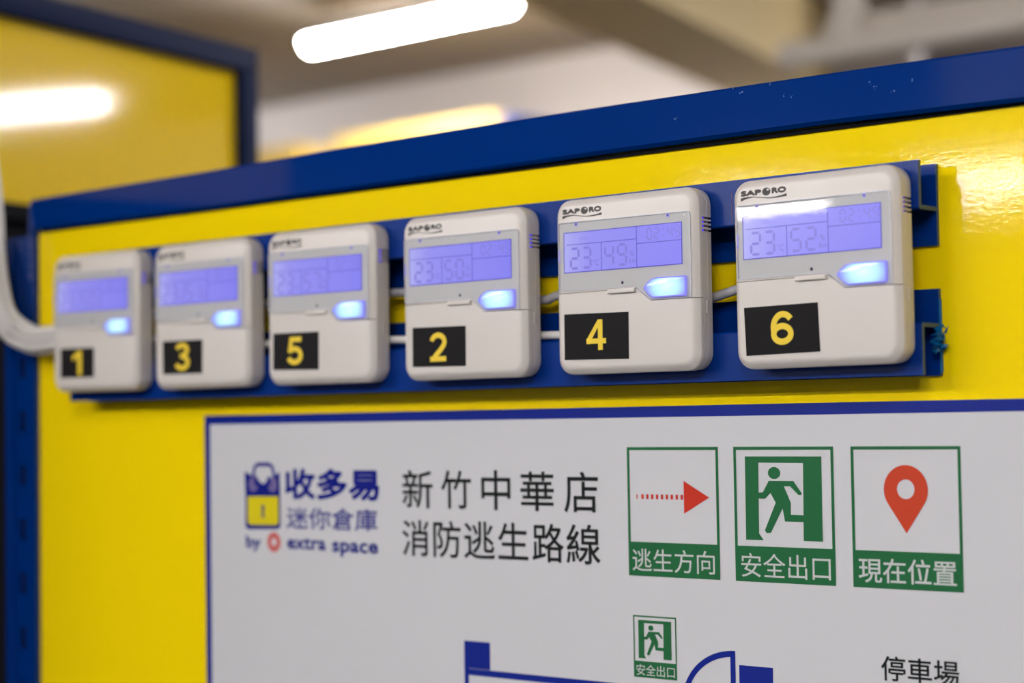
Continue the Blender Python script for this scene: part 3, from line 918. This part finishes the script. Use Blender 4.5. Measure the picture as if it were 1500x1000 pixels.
MAN = [[(570.9, -50.4), (589.8, -50.4), (587.5, -53.9), (582.5, -54.0), (572.0, -58.4), (568.0, -58.0)],
       [(587.2, -53.9), (589.8, -50.4), (596.1, -58.4), (595.5, -59.5), (593.6, -59.5)],
       [(570.9, -50.4), (572.0, -58.4), (567.7, -62.2), (562.5, -62.1), (562.6, -58.3), (566.1, -58.0)],
       [(572, -58.4), (572, -50.6), (582.5, -54.0), (587.5, -64.6), (581.5, -67.3), (575.9, -64.7)],
       [(575.9, -64.7), (581.9, -64.4), (582.2, -66.5), (571.8, -84.3), (568.4, -84.7), (567.1, -82.9)],
       [(580.5, -64.8), (587.5, -64.6), (587.4, -72.3), (596.9, -72.4), (597.1, -76.8), (582.8, -76.8)]]
def exit_sign(x, z, k, ky, label):
    f = lambda pts: [(x + (a - 543.3) * k, z + (b + 28.1) * ky) for a, b in pts]
    s = sign_base(x, z, 76.9 * k, 88.8 * ky, 65.4 * ky, 2.1 * k)
    s['label'] = label
    sc('door_symbol', flat([f(DOOR[0:1] + DOOR[5:9] + [DOOR[0]][:0]), f([DOOR[0], DOOR[1], DOOR[4], DOOR[5]]), f(DOOR[1:5])], Y1_), M['p_green'], s)
    sc('running_figure', flat([f(p) for p in MAN] + [f(disc(575.1, -45.3, 4.75, 3.95, 24))], Y1_), M['p_green'], s)
    q = f([(548.1, -113.9), (616.6, -98.0)])
    sc('caption', text_mesh('安全出口', q[0][0], q[1][0], q[0][1], q[1][1], Y2_, 0.002), M['p_white'], s)
exit_sign(543.3, -28.1, 1.0, 1.0, 'large green exit sign with running figure')
exit_sign(456.9, -144.1, 0.478, 0.478, 'small green exit sign on the floor plan')
s3 = sign_base(632.9, -28.1, 76.9, 88.8, 65.4, 2.1)
s3['label'] = 'green framed sign with red location pin'
def pin():
    out = []
    cx, cz, R, r = 671.7, -55.2, 15.4, 6.1
    n = 40
    outer = []
    for k in range(n):
        a = 2 * math.pi * k / n
        x, z = math.cos(a), math.sin(a)
        ox, oz = cx + R * x, cz + R * z
        if z < -0.50:
            # lower flanks run straight to the tip
            t0 = math.asin(-0.50)
            bx, bz = R * math.cos(t0), R * math.sin(t0)
            s = abs(x)
            # intersection of the direction with the line from flank to tip
            tip = -26.9
            # line: (bx,bz)->(0,tip)
            den = (bz - tip) * s - bx * z
            rr = (-tip * bx) / den if den else 27
            ox, oz = cx + rr * x, cz + rr * z
        outer.append((ox, oz))
    for k in range(n):
        a, b = 2 * math.pi * k / n, 2 * math.pi * (k + 1) / n
        out.append([outer[k], outer[(k + 1) % n], (cx + r * math.cos(b), -54.8 + r * math.sin(b)), (cx + r * math.cos(a), -54.8 + r * math.sin(a))])
    return out
sc('location_pin', flat(pin(), Y1_), M['p_orange'], s3)
sc('caption', text_mesh('現在位置', 637.0, 705.3, -113.6, -98.0, Y2_, thick=0.15), M['p_white'], s3)
# floor plan
arc_o = disc(541.6, -201.5, 44, 38.2, 20, 90, 180)
arc_i = disc(541.6, -201.5, 40, 34.2, 20, 90, 180)
fp = [[(297.6, -430), (302, -430), (302, -171.8), (297.6, -171.8)], [(302, -192), (323.5, -192), (323.5, -171.8), (302, -171.8)],
      [(302, -197.1), (500, -197.1), (500, -192.3), (302, -192.3)],
      [(537.6, -260), (541.6, -260), (541.6, -163.3), (537.6, -163.3)],
      [(544.6, -230), (571, -230), (571, -172.3), (544.6, -172.3)], [(571, -197), (880, -197), (880, -192.3), (571, -192.3)],
      [(875, -430), (880, -430), (880, -197), (875, -197)], [(302, -430), (875, -430), (875, -425), (302, -425)],
      [(430, -425), (434, -425), (434, -300), (430, -300)], [(640, -425), (644, -425), (644, -300), (640, -300)]]
for k in range(20):
    fp.append([arc_o[k], arc_o[k + 1], arc_i[k + 1], arc_i[k]])
po('floor_plan', flat(fp, Y1_), M['p_blue'])
po('car_park_text', text_mesh('停車場', 651.4, 705.3, -174.2, -158.6, Y1_, thick=0.22), M['p_black'])
